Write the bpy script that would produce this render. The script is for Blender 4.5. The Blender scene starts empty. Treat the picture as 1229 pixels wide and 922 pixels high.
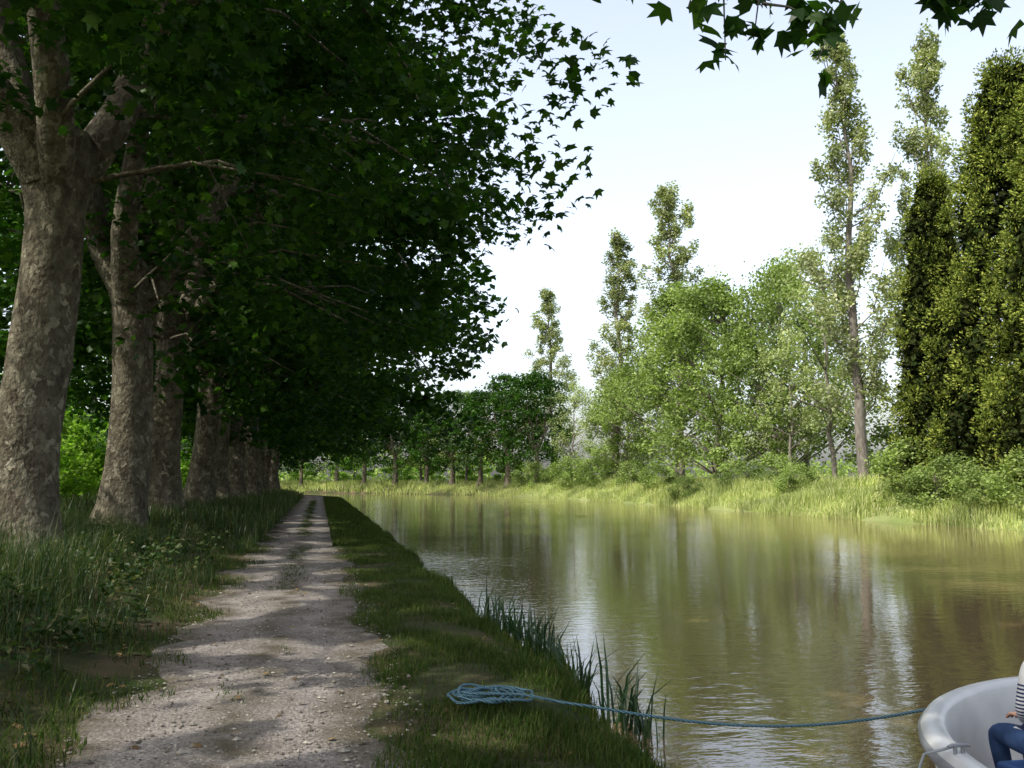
import bpy, math, random
import numpy as np
from mathutils import Vector, Matrix
random.seed(7)
scene = bpy.context.scene
COL = scene.collection

# ---------------------------------------------------------------- layout helpers
RC, CX, CY = 46.0, -46.0, 95.0        # canal bends left round (-46,95)
EL=math.radians(50); AZ=math.atan2(-.88,-.47)      # sun: elevation, azimuth from +Y towards +X
SD=Vector((math.sin(AZ)*math.cos(EL),math.cos(AZ)*math.cos(EL),math.sin(EL)))
def off(X, Y):
    X = np.asarray(X, float); Y = np.asarray(Y, float)
    r = np.hypot(X-CX, Y-CY) - RC
    r2 = np.where(X < CX, np.maximum(Y-CY, 0)-RC, r)
    return np.where(Y < CY, np.maximum(X, -RC), r2)
def T(x, s):
    if s < CY: return (x, s)
    ph = (s-CY)/RC
    if ph > math.pi/2:
        return (CX-(s-CY-RC*math.pi/2), CY+RC+x)
    return (CX+(RC+x)*math.cos(ph), CY+(RC+x)*math.sin(ph))
KX = [-2000,-30,-12,-5,-3,-1.9,-1.35,.5,1.7,2.0,2.25,3,8,20,25,26,27,29,32,2000]
KZ = [.6,.5,.42,.36,.32,.05,0,0,.01,-.08,-.42,-.9,-1.4,-1.4,-.7,-.3,.3,1.0,1.25,1.2]
def hgt(X, Y):
    xo = off(X, Y)
    w = 0.12*np.sin(Y*0.9)+0.08*np.sin(Y*2.3+1)
    xo2 = np.where((xo > 1.6) & (xo < 4), xo - w*np.clip((xo-1.6)/.5, 0, 1), xo)
    xo2 = np.where((xo > 24), xo + .5*np.sin(Y*.35)+.25*np.sin(Y*.97), xo2)
    z = np.interp(xo2, KX, KZ)
    m = np.clip((-xo-1.6)/1.5, 0, 1) + np.clip((xo-29)/4, 0, 1)
    z = z + m*(0.05*np.sin(X*1.3+Y*.7)+0.04*np.sin(Y*1.9-X*.8)+.05*np.sin(X*.31+Y*.23))
    return z
# openings added to the crowns: leaves cut along sun rays for light spots below
_g=np.random.default_rng(77)
GO=[];GR=[]
def _gap(n,x0,x1,y0,y1,z0,z1,r0,r1):
    for _ in range(n):
        GO.append((_g.uniform(x0,x1),_g.uniform(y0,y1),_g.uniform(z0,z1))); GR.append(_g.uniform(r0,r1))
_gap(12,-1.4,.5,5.6,9,0,0,.22,.42)
_gap(16,-1.5,.6,9,20,0,0,.28,.6)
_gap(14,-1.6,.6,20,42,0,0,.35,.8)
_gap(14,-5,-1.7,6,18,.2,.3,.2,.45)
_gap(8,.7,2.1,6,20,0,0,.2,.4)
_gap(9,-4.9,-3.9,15.9,16.1,.5,4.5,.2,.4)
_gap(7,-4.9,-3.9,23.9,24.1,.5,4.5,.25,.45)
GO=np.array(GO);GR=np.array(GR);_s=np.array(SD)
def thin(P,ox,oy,oz):
    W=P+np.array([ox,oy,oz]); keep=np.ones(len(P),bool)
    for o,r in zip(GO,GR):
        v=W-o; t=v@_s; d2=(v*v).sum(1)-t*t
        keep&=~((d2<(r+.08)**2)&(t>0))
    return P[keep]

# ---------------------------------------------------------------- mesh builder
class MB:
    def __init__(s): s.V=[]; s.L=[]; s.C=[]; s.M=[]; s.S=[]; s.n=0
    def add(s, verts, faces, mat=0, smooth=False):
        verts = np.asarray(verts, np.float32).reshape(-1,3); faces = np.asarray(faces, np.int32)
        s.V.append(verts); s.L.append((faces+s.n).ravel())
        s.C.append(np.full(len(faces), faces.shape[1], np.int32))
        s.M.append(np.full(len(faces), mat, np.int32)); s.S.append(np.full(len(faces), smooth, bool))
        s.n += len(verts)
    def mesh(s, name, mats):
        V=np.concatenate(s.V); L=np.concatenate(s.L); C=np.concatenate(s.C)
        me=bpy.data.meshes.new(name)
        me.vertices.add(len(V)); me.vertices.foreach_set('co', V.ravel())
        me.loops.add(len(L)); me.loops.foreach_set('vertex_index', L)
        me.polygons.add(len(C))
        st=np.zeros(len(C), np.int32); st[1:]=np.cumsum(C)[:-1]
        me.polygons.foreach_set('loop_start', st)
        me.polygons.foreach_set('material_index', np.concatenate(s.M))
        me.polygons.foreach_set('use_smooth', np.concatenate(s.S))
        for m in mats: me.materials.append(m)
        me.update(calc_edges=True)
        return me
def obj(name, me, loc=(0,0,0), rz=0, sc=(1,1,1), parent=None):
    if me is not None and me.users>0: me=me.copy()
    o=bpy.data.objects.new(name, me); COL.objects.link(o)
    o.location=loc; o.rotation_euler=(0,0,rz); o.scale=sc
    if parent: o.parent=parent
    return o
def nrm(a): return a/np.maximum(np.linalg.norm(a,axis=-1,keepdims=True),1e-9)
def tube(mb, pts, rad, sides=8, mat=0, jit=0, rng=None):
    P=np.asarray(pts,float); K=len(P); R=np.asarray(rad,float)
    t=np.gradient(P,axis=0); t=nrm(t)
    ref=np.array([1.0,0,0]) if abs(t[0][0])<.8 else np.array([0,1.0,0])
    a=nrm(np.cross(t,ref)); b=np.cross(t,a)
    an=np.arange(sides)*2*math.pi/sides
    rr=R[:,None]*np.ones((1,sides))
    if jit and rng is not None:
        k1=rng.uniform(0,6,4)
        h=np.arange(K)[:,None]
        rr=rr*(1+jit*(np.sin(2*an+k1[0]+h*.21)*.5+np.sin(3*an+k1[1]-h*.33)*.4+np.sin(5*an+k1[2]+h*.5)*.3+rng.normal(0,.15,(K,sides))))
    V=P[:,None,:]+rr[:,:,None]*(np.cos(an)[None,:,None]*a[:,None,:]+np.sin(an)[None,:,None]*b[:,None,:])
    i=np.arange(K-1)[:,None]*sides; j=np.arange(sides)[None,:]; j2=(j+1)%sides
    F=np.stack([i+j,i+j2,i+sides+j2,i+sides+j],-1).reshape(-1,4)
    mb.add(V.reshape(-1,3),F,mat,True)
    mb.add(V[-1],[list(range(sides))],mat,True)
# leaf templates
def polar(l): return np.array([[r*math.cos(math.radians(a)), r*math.sin(math.radians(a))+.35, z] for a,r,z in l])
LOBED=polar([(90,.68,-.10),(63,.33,.02),(38,.62,-.06),(12,.34,.0),(-18,.48,-.1),(-90,.30,.0),(198,.48,-.1),(168,.34,.0),(142,.62,-.06),(117,.33,.02)])
KITE=np.array([[0,0,0],[.36,.42,.07],[0,1,-.05],[-.36,.42,.07]])
TWO=np.array([[-.1,0,0],[.30,.15,.05],[.42,.55,-.05],[.12,1.0,-.08],[-.15,.7,.08],[-.45,.5,-.02]])
SPRAY=np.array([[0,0,0],[.24,.4,.05],[0,1.0,-.03],[-.24,.4,0]])
def leaves(mb, P, size, tpl, rng, mat=1, up=.8, axis=None, axw=0):
    N=len(P)
    n=rng.normal(0,1,(N,3)); n[:,2]=np.abs(n[:,2])+up; n=nrm(n)
    d=rng.normal(0,1,(N,3))
    if axis is not None: d=d*(1-axw)+axis*axw*2
    else: d[:,2]-=.35
    u=nrm(np.cross(d,n)); v=np.cross(n,u)
    if axis is not None:   # leaf points along d
        v=nrm(d); u=nrm(np.cross(v,n)); n=np.cross(u,v)
    s=(size*rng.uniform(.65,1.2,N))[:,None,None]
    V=P[:,None,:]+s*(tpl[None,:,0,None]*u[:,None,:]+tpl[None,:,1,None]*v[:,None,:]+tpl[None,:,2,None]*n[:,None,:])
    k=len(tpl)
    F=np.arange(N*k).reshape(N,k)
    mb.add(V.reshape(-1,3),F,mat)
def clump_pts(C, cr, nper, rng, flat=.75):
    N=len(C); d=nrm(rng.normal(0,1,(N,nper,3))); r=rng.uniform(0,1,(N,nper,1))**.45
    cr=np.asarray(cr).reshape(-1,1,1)*np.ones((N,1,1))
    P=C[:,None,:]+d*r*cr*np.array([1,1,flat])
    return P.reshape(-1,3)

# ---------------------------------------------------------------- materials
def newmat(name):
    m=bpy.data.materials.new(name); m.use_nodes=True
    nt=m.node_tree; nt.nodes.clear()
    out=nt.nodes.new('ShaderNodeOutputMaterial')
    return m,nt,out
def N(nt,t,**kw):
    n=nt.nodes.new(t)
    for k,v in kw.items():
        if hasattr(n,k): setattr(n,k,v)
        else: n.inputs[k.replace('_',' ')].default_value=v
    return n
def ramp(nt, src, stops):
    r=nt.nodes.new('ShaderNodeValToRGB'); e=r.color_ramp.elements
    while len(e)<len(stops): e.new(.5)
    for i,(p,c) in enumerate(stops): e[i].position=p; e[i].color=(*c,1)
    nt.links.new(src,r.inputs[0]); return r
def mixc(nt,f,a,b,blend='MIX'):
    m=nt.nodes.new('ShaderNodeMix'); m.data_type='RGBA'; m.blend_type=blend
    for k,v in ((0,f),(6,a),(7,b)):
        if hasattr(v,'is_output'): nt.links.new(v,m.inputs[k])
        else: m.inputs[k].default_value=v if k==0 else (*v,1)
    return m.outputs[2]
def leafmat(name,c1,c2,c3,trans=.35,gloss=.06,scale=.35,lo=.62,hi=1.25):
    m,nt,out=newmat(name); L=nt.links
    g=N(nt,'ShaderNodeNewGeometry')
    r=ramp(nt,g.outputs['Random Per Island'],[(0,c1),(.55,c2),(1,c3)])
    no=N(nt,'ShaderNodeTexNoise'); no.inputs['Scale'].default_value=scale; no.inputs['Detail'].default_value=1
    L.new(g.outputs['Position'],no.inputs['Vector'])
    rr=ramp(nt,no.outputs[0],[(.3,(lo,lo*1.05,lo)),(.7,(hi,hi*.97,hi*.9))])
    c=mixc(nt,1.0,r.outputs[0],rr.outputs[0],'MULTIPLY')
    d=N(nt,'ShaderNodeBsdfDiffuse'); L.new(c,d.inputs[0])
    last=d.outputs[0]
    if trans>0:
        tc=mixc(nt,1.0,c,(1.25,1.5,.5),'MULTIPLY')
        t=N(nt,'ShaderNodeBsdfTranslucent'); L.new(tc,t.inputs[0])
        mx=N(nt,'ShaderNodeMixShader'); mx.inputs[0].default_value=trans
        L.new(d.outputs[0],mx.inputs[1]); L.new(t.outputs[0],mx.inputs[2]); last=mx.outputs[0]
    if gloss>0:
        gl=N(nt,'ShaderNodeBsdfGlossy'); gl.inputs['Roughness'].default_value=.4
        m2=N(nt,'ShaderNodeMixShader'); m2.inputs[0].default_value=gloss
        L.new(last,m2.inputs[1]); L.new(gl.outputs[0],m2.inputs[2]); last=m2.outputs[0]
    L.new(last,out.inputs[0])
    return m
def noisemat(name, stops, scale=5, detail=6, rough=.9, bump=.3, bscale=30, spec=.2, stretch=(1,1,1), extra=None, coord='Object'):
    m,nt,out=newmat(name); L=nt.links
    tc=N(nt,'ShaderNodeTexCoord'); mp=N(nt,'ShaderNodeMapping'); mp.inputs['Scale'].default_value=stretch
    L.new(tc.outputs[coord],mp.inputs[0])
    no=N(nt,'ShaderNodeTexNoise'); no.inputs['Scale'].default_value=scale; no.inputs['Detail'].default_value=detail
    L.new(mp.outputs[0],no.inputs['Vector'])
    r=ramp(nt,no.outputs[0],stops)
    p=N(nt,'ShaderNodeBsdfPrincipled'); p.inputs['Roughness'].default_value=rough; p.inputs['Specular IOR Level'].default_value=spec
    L.new(r.outputs[0],p.inputs['Base Color'])
    n2=N(nt,'ShaderNodeTexNoise'); n2.inputs['Scale'].default_value=bscale; n2.inputs['Detail'].default_value=4
    L.new(mp.outputs[0],n2.inputs['Vector'])
    b=N(nt,'ShaderNodeBump'); b.inputs['Strength'].default_value=bump; b.inputs['Distance'].default_value=.02
    L.new(n2.outputs[0],b.inputs['Height']); L.new(b.outputs[0],p.inputs['Normal'])
    L.new(p.outputs[0],out.inputs[0])
    return m

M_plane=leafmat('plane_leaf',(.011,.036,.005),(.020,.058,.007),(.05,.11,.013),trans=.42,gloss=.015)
M_broad=leafmat('broad_leaf',(.15,.20,.07),(.205,.275,.095),(.28,.355,.13),trans=.35,gloss=0,lo=.5,hi=1.2)
M_pale=leafmat('pale_leaf',(.20,.24,.11),(.26,.31,.15),(.36,.395,.22),trans=.35,gloss=0)
M_poplar=leafmat('poplar_leaf',(.16,.185,.09),(.22,.25,.125),(.34,.36,.21),trans=.35,gloss=.03)
M_cyp=leafmat('cypress_leaf',(.055,.085,.017),(.13,.17,.032),(.29,.32,.07),trans=.1,gloss=0,scale=.8)
M_core_shade=leafmat('cypress_inner_shade',(.012,.020,.006),(.022,.032,.010),(.04,.045,.016),trans=0,gloss=0)  # near-black leaf colour standing in for shade inside the crown
M_hedge=leafmat('hedge_leaf',(.12,.22,.035),(.17,.3,.05),(.25,.38,.08),trans=.5,gloss=0)
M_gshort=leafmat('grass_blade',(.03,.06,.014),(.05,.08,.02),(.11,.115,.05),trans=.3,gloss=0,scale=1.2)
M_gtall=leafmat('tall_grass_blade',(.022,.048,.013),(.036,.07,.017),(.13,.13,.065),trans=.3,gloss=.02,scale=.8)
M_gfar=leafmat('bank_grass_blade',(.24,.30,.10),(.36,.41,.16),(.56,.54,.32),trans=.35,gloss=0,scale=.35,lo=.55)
M_reed=leafmat('iris_blade',(.012,.038,.013),(.02,.055,.018),(.045,.08,.028),trans=.25,gloss=.04,scale=2)
M_dry=leafmat('dry_leaf',(.07,.05,.03),(.12,.085,.045),(.18,.13,.07),trans=0,gloss=0,scale=2)

def barkmat():
    m,nt,out=newmat('plane_bark'); L=nt.links
    tc=N(nt,'ShaderNodeTexCoord'); mp=N(nt,'ShaderNodeMapping'); mp.inputs['Scale'].default_value=(1,1,.7)
    L.new(tc.outputs['Object'],mp.inputs[0])
    n5=N(nt,'ShaderNodeTexNoise'); n5.inputs['Scale'].default_value=9; n5.inputs['Detail'].default_value=6; L.new(mp.outputs[0],n5.inputs['Vector'])
    vm=N(nt,'ShaderNodeVectorMath',operation='MULTIPLY_ADD'); L.new(n5.outputs['Color'],vm.inputs[0]); vm.inputs[1].default_value=(.3,.3,.3); L.new(mp.outputs[0],vm.inputs[2])
    n2=N(nt,'ShaderNodeTexVoronoi'); n2.inputs['Scale'].default_value=11; L.new(vm.outputs[0],n2.inputs['Vector'])
    sx=N(nt,'ShaderNodeSeparateColor'); L.new(n2.outputs['Color'],sx.inputs[0])
    r=ramp(nt,sx.outputs[0],[(0,(.058,.048,.034)),(.3,(.082,.072,.052)),(.6,(.105,.096,.07)),(.85,(.13,.118,.088)),(.97,(.21,.195,.15))])
    n1=N(nt,'ShaderNodeTexNoise'); n1.inputs['Scale'].default_value=2.0; n1.inputs['Detail'].default_value=12; n1.inputs['Roughness'].default_value=.8
    L.new(mp.outputs[0],n1.inputs['Vector'])
    r2=ramp(nt,n1.outputs[0],[(.36,(.42,.38,.33)),(.64,(1.4,1.4,1.32))])
    c=mixc(nt,.95,r.outputs[0],r2.outputs[0],'MULTIPLY')
    p=N(nt,'ShaderNodeBsdfPrincipled'); p.inputs['Roughness'].default_value=.9; p.inputs['Specular IOR Level'].default_value=.2
    L.new(c,p.inputs['Base Color'])
    n3=N(nt,'ShaderNodeTexNoise'); n3.inputs['Scale'].default_value=16; n3.inputs['Detail'].default_value=8
    L.new(mp.outputs[0],n3.inputs['Vector'])
    b=N(nt,'ShaderNodeBump'); b.inputs['Strength'].default_value=1; b.inputs['Distance'].default_value=.07
    L.new(n3.outputs[0],b.inputs['Height']); L.new(b.outputs[0],p.inputs['Normal']); L.new(p.outputs[0],out.inputs[0])
    return m
M_bark=barkmat()
M_bark2=noisemat('grey_bark',[(.3,(.08,.07,.06)),(.7,(.2,.18,.15))],scale=3,stretch=(3,3,.6),bump=.6,bscale=12)

# ground
def groundmat():
    m,nt,out=newmat('ground_soil_grass'); L=nt.links
    g=N(nt,'ShaderNodeNewGeometry')
    n1=N(nt,'ShaderNodeTexNoise'); n1.inputs['Scale'].default_value=.9; n1.inputs['Detail'].default_value=8
    L.new(g.outputs['Position'],n1.inputs['Vector'])
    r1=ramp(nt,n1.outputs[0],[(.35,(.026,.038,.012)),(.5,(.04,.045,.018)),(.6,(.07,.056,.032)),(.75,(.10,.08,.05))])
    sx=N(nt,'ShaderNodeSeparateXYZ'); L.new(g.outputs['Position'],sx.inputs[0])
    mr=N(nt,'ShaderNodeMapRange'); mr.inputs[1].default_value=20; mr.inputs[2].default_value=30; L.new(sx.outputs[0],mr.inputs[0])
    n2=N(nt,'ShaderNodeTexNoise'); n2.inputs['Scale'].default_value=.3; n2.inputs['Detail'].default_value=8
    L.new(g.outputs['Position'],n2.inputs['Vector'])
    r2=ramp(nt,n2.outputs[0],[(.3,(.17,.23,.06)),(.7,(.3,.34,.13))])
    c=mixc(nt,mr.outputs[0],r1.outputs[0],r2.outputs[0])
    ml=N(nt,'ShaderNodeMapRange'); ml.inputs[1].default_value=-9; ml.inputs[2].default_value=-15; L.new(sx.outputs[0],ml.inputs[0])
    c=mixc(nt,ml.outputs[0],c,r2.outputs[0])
    p=N(nt,'ShaderNodeBsdfPrincipled'); p.inputs['Roughness'].default_value=.95; p.inputs['Specular IOR Level'].default_value=.1
    L.new(c,p.inputs['Base Color'])
    n3=N(nt,'ShaderNodeTexNoise'); n3.inputs['Scale'].default_value=25; n3.inputs['Detail'].default_value=6
    L.new(g.outputs['Position'],n3.inputs['Vector'])
    b=N(nt,'ShaderNodeBump'); b.inputs['Strength'].default_value=.8; b.inputs['Distance'].default_value=.04
    L.new(n3.outputs[0],b.inputs['Height']); L.new(b.outputs[0],p.inputs['Normal']); L.new(p.outputs[0],out.inputs[0])
    return m
def pathmat():
    m,nt,out=newmat('path_gravel'); L=nt.links
    uv=N(nt,'ShaderNodeUVMap'); sx=N(nt,'ShaderNodeSeparateXYZ'); L.new(uv.outputs[0],sx.inputs[0])
    g=N(nt,'ShaderNodeNewGeometry')
    n1=N(nt,'ShaderNodeTexNoise'); n1.inputs['Scale'].default_value=1.6; n1.inputs['Detail'].default_value=10; n1.inputs['Roughness'].default_value=.7
    L.new(g.outputs['Position'],n1.inputs['Vector'])
    r1=ramp(nt,n1.outputs[0],[(.3,(.14,.124,.112)),(.5,(.21,.19,.172)),(.7,(.31,.285,.26))])
    v=N(nt,'ShaderNodeTexVoronoi'); v.inputs['Scale'].default_value=60; L.new(g.outputs['Position'],v.inputs['Vector'])
    rv=ramp(nt,v.outputs['Color'],[(.1,(.55,.54,.53)),(.9,(1.35,1.34,1.33))])
    c=mixc(nt,.9,r1.outputs[0],rv.outputs[0],'MULTIPLY')
    tr=ramp(nt,sx.outputs[0],[(.0,(1,1,1)),(.1,(.8,.8,.8)),(.22,(.1,.1,.1)),(.38,(.2,.2,.2)),(.5,(.95,.95,.95)),(.62,(.3,.3,.3)),(.74,(0,0,0)),(.84,(.7,.7,.7)),(1,(1,1,1))])
    n2=N(nt,'ShaderNodeTexNoise'); n2.inputs['Scale'].default_value=2.2; n2.inputs['Detail'].default_value=9; n2.inputs['Roughness'].default_value=.65; L.new(g.outputs['Position'],n2.inputs['Vector'])
    mm=N(nt,'ShaderNodeMath',operation='MULTIPLY_ADD'); L.new(n2.outputs[0],mm.inputs[0]); mm.inputs[1].default_value=3.6; mm.inputs[2].default_value=-1.1
    mm.use_clamp=True
    m3=N(nt,'ShaderNodeMath',operation='MULTIPLY'); L.new(tr.outputs[0],m3.inputs[0]); L.new(mm.outputs[0],m3.inputs[1])
    c=mixc(nt,m3.outputs[0],c,(.068,.058,.035))
    p=N(nt,'ShaderNodeBsdfPrincipled'); p.inputs['Roughness'].default_value=.95; p.inputs['Specular IOR Level'].default_value=.15
    L.new(c,p.inputs['Base Color'])
    n3=N(nt,'ShaderNodeTexNoise'); n3.inputs['Scale'].default_value=35; n3.inputs['Detail'].default_value=7; L.new(g.outputs['Position'],n3.inputs['Vector'])
    b=N(nt,'ShaderNodeBump'); b.inputs['Strength'].default_value=1; b.inputs['Distance'].default_value=.03
    L.new(n3.outputs[0],b.inputs['Height']); L.new(b.outputs[0],p.inputs['Normal']); L.new(p.outputs[0],out.inputs[0])
    return m
def watermat():
    m,nt,out=newmat('canal_water'); L=nt.links
    g=N(nt,'ShaderNodeNewGeometry')
    mp=N(nt,'ShaderNodeMapping'); mp.inputs['Scale'].default_value=(.8,1.5,1); mp.inputs['Rotation'].default_value=(0,0,.12); L.new(g.outputs['Position'],mp.inputs[0])
    n1=N(nt,'ShaderNodeTexNoise'); n1.inputs['Scale'].default_value=3.2; n1.inputs['Detail'].default_value=3; n1.inputs['Roughness'].default_value=.5; L.new(mp.outputs[0],n1.inputs['Vector'])
    n2=N(nt,'ShaderNodeTexNoise'); n2.inputs['Scale'].default_value=10; n2.inputs['Detail'].default_value=2; L.new(mp.outputs[0],n2.inputs['Vector'])
    n4=N(nt,'ShaderNodeTexNoise'); n4.inputs['Scale'].default_value=.12; n4.inputs['Detail'].default_value=2; L.new(g.outputs['Position'],n4.inputs['Vector'])
    r4=ramp(nt,n4.outputs[0],[(.35,(.3,.3,.3)),(.65,(.85,.85,.85))])
    a=N(nt,'ShaderNodeMath',operation='MULTIPLY_ADD'); L.new(n2.outputs[0],a.inputs[0]); a.inputs[1].default_value=.3; L.new(n1.outputs[0],a.inputs[2])
    b=N(nt,'ShaderNodeBump'); b.inputs['Distance'].default_value=.010; L.new(a.outputs[0],b.inputs['Height']); L.new(r4.outputs[0],b.inputs['Strength'])
    p=N(nt,'ShaderNodeBsdfPrincipled'); p.inputs['Base Color'].default_value=(.15,.105,.055,1); p.inputs['Roughness'].default_value=.0; p.inputs['IOR'].default_value=1.75
    L.new(b.outputs[0],p.inputs['Normal']); L.new(p.outputs[0],out.inputs[0])
    return m
M_ground=groundmat(); M_path=pathmat(); M_water=watermat()

# ---------------------------------------------------------------- ground / path / water
def seg(*a):
    o=[]
    for s,e,st in a: o+=list(np.arange(s,e,st))
    return np.array(o)
xs=np.concatenate([[-1500,-900,-500,-300,-200,-150,-120,-100],seg((-90,-10,2),(-10,1.4,.25),(1.4,3.2,.1),(3.2,8,.6),(8,24,1.5),(24,33,.4),(33,80,3)),[80,95,120,160,220,300,500,900,1500]])
ys=np.concatenate([[-1500,-700,-300,-150,-90],seg((-60,0,2),(0,30,.3),(30,170,1)),[175,185,200,230,280,350,500,900,1500]])
X,Y=np.meshgrid(xs,ys); Z=hgt(X,Y)
mb=MB(); ny,nx=X.shape
i=np.arange(ny-1)[:,None]*nx; j=np.arange(nx-1)[None,:]
mb.add(np.stack([X,Y,Z],-1),np.stack([i+j,i+j+1,i+nx+j+1,i+nx+j],-1).reshape(-1,4),0,True)
obj('ground',mb.mesh('ground',[M_ground]))
# path strip
rng=np.random.default_rng(3)
S=np.arange(-20,150,.25); us=np.array([0,.04,.12,.25,.4,.52,.65,.8,.92,.97,1.0])
V=[]
for s in S:
    l=-1.42+.12*math.sin(s*1.7)+.10*math.sin(s*3.1+1)+.06*rng.normal(); r=.54+.10*math.sin(s*1.3+2)+.09*math.sin(s*2.7)+.05*rng.normal()
    for k,u in enumerate(us):
        x=l+(r-l)*u; px,py=T(x,s)
        z=float(hgt(px,py))+(.014 if 0<k<len(us)-1 else -.012)-.012*(math.exp(-((u-.26)/.1)**2)+math.exp(-((u-.78)/.1)**2))*.7+.004*math.sin(s*3+u*9)
        V.append((px,py,z))
mb=MB(); n=len(us); i=np.arange(len(S)-1)[:,None]*n; j=np.arange(n-1)[None,:]
mb.add(V,np.stack([i+j,i+j+1,i+n+j+1,i+n+j],-1).reshape(-1,4),0,True)
pm=mb.mesh('dirt_path',[M_path]); uvl=pm.uv_layers.new(name='UVMap')
li=np.zeros(len(pm.loops),np.int32); pm.loops.foreach_get('vertex_index',li)
uvv=np.stack([us[li%n],S[li//n]],-1).astype(np.float32); uvl.data.foreach_set('uv',uvv.ravel())
obj('dirt_path',pm)
# stones on path
mb=MB(); ns=9000
sy=4+ (rng.uniform(0,1,ns)**1.8)*26; sxx=rng.uniform(-1.5,.75,ns)
octv=np.array([[1,0,0],[0,1,0],[-1,0,0],[0,-1,0],[0,0,.6],[0,0,-.6]]); octf=np.array([[0,1,4],[1,2,4],[2,3,4],[3,0,4],[1,0,5],[2,1,5],[3,2,5],[0,3,5]])
sz=rng.gamma(2,.0032,ns)+.003
VV=octv[None]*sz[:,None,None]*rng.uniform(.6,1.3,(ns,6,1))+np.stack([sxx,sy,np.full(ns,.012)+sz*.2],-1)[:,None,:]
mb.add(VV.reshape(-1,3),(octf[None]+np.arange(ns)[:,None,None]*6).reshape(-1,3),0)
M_stone=leafmat('stone',(.10,.09,.08),(.20,.185,.165),(.38,.36,.32),trans=0,gloss=0)
obj('path_gravel_stones',mb.mesh('path_gravel_stones',[M_stone]))
# water
mb=MB(); mb.add([(-600,-300,-.3),(60,-300,-.3),(60,300,-.3),(-600,300,-.3)],[[0,1,2,3]])
obj('canal_water',mb.mesh('canal_water',[M_water]))

# ---------------------------------------------------------------- grass
def blades(mb,x,y,h,w,rng,lean=.5,mat=0,z=None):
    n=len(x); z=hgt(x,y)-.02 if z is None else z
    an=rng.uniform(0,2*math.pi,n); d=np.stack([np.cos(an),np.sin(an),np.zeros(n)],-1)
    sd=np.stack([-np.sin(an),np.cos(an),np.zeros(n)],-1)
    P=np.stack([x,y,z],-1); L=rng.uniform(.1,1,n)[:,None]*lean
    h=h[:,None]; w=np.asarray(w)*np.ones(n); w=w[:,None]
    up=np.array([0,0,1.0])
    m=P+up*h*.55+d*h*L*.3; t=P+up*h*(1-.25*L)+d*h*L
    V=np.stack([P-sd*w*.5,P+sd*w*.5,m+sd*w*.4,m-sd*w*.4,t],1)
    b=np.arange(n)[:,None]*5
    base=mb.n
    mb.add(V.reshape(-1,3),b+np.array([[0,1,2,3]]),mat)
    mb.L.append((b+np.array([[3,2,4]])+base).astype(np.int32).ravel()); mb.C.append(np.full(n,3,np.int32)); mb.M.append(np.full(n,mat,np.int32)); mb.S.append(np.full(n,False))
def patchy(x,y,rng,k=1.0,th=.35):
    f=.5+.25*np.sin(x*2.1*k+np.sin(y*1.3*k)*2)+.25*np.sin(y*1.7*k+np.sin(x*2.9*k)*1.5)
    return rng.uniform(0,1,len(x)) < np.clip((f-th)*2.2+.25,0.06,1)
def scatter(n,x0,x1,y0,y1,rng,pw=1.0):
    return rng.uniform(x0,x1,n), y0+(y1-y0)*rng.uniform(0,1,n)**pw
def toworld(x,y):
    p=np.array([T(a,b) for a,b in zip(x,y)]); return p[:,0],p[:,1]
rng=np.random.default_rng(11)
mb=MB()
x,y=scatter(115000,.3,2.25,3.5,26,rng,1.5); k=patchy(x,y,rng,1.4,.25)&(x>.45+.45*rng.uniform(0,1,len(x))**2+.14*np.sin(y*2.1)+.1*np.sin(y*.8)); x,y=x[k],y[k]
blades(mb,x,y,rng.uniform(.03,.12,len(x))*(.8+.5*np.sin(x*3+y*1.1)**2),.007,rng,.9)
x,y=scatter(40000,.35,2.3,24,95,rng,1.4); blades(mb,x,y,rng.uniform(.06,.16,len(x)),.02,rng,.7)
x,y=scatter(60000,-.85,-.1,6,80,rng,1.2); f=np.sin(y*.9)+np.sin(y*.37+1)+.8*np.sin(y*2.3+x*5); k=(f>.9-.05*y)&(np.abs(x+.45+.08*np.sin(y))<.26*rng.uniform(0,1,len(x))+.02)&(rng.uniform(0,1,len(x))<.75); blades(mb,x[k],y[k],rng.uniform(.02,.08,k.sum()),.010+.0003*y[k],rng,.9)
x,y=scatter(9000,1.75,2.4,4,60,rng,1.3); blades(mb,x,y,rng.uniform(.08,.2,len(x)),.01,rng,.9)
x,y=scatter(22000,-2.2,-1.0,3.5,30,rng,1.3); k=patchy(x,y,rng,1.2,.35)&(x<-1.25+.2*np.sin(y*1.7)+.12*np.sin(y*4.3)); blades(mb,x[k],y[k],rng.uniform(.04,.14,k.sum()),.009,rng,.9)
obj('grass',mb.mesh('grass',[M_gshort]))
mb=MB()
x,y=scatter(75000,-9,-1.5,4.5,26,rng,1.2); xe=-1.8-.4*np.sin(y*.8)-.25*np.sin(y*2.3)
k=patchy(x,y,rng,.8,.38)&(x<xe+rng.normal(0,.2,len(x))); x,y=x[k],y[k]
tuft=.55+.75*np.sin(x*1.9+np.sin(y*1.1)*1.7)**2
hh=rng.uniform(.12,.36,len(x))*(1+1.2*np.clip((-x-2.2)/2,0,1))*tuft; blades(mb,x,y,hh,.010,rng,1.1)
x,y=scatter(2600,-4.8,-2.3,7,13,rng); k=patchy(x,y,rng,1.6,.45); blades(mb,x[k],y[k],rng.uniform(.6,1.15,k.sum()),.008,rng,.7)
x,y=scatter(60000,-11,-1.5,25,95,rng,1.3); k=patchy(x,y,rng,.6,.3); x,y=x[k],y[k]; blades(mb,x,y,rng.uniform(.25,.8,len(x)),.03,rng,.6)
obj('tall_grass',mb.mesh('tall_grass',[M_gtall]))
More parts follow.
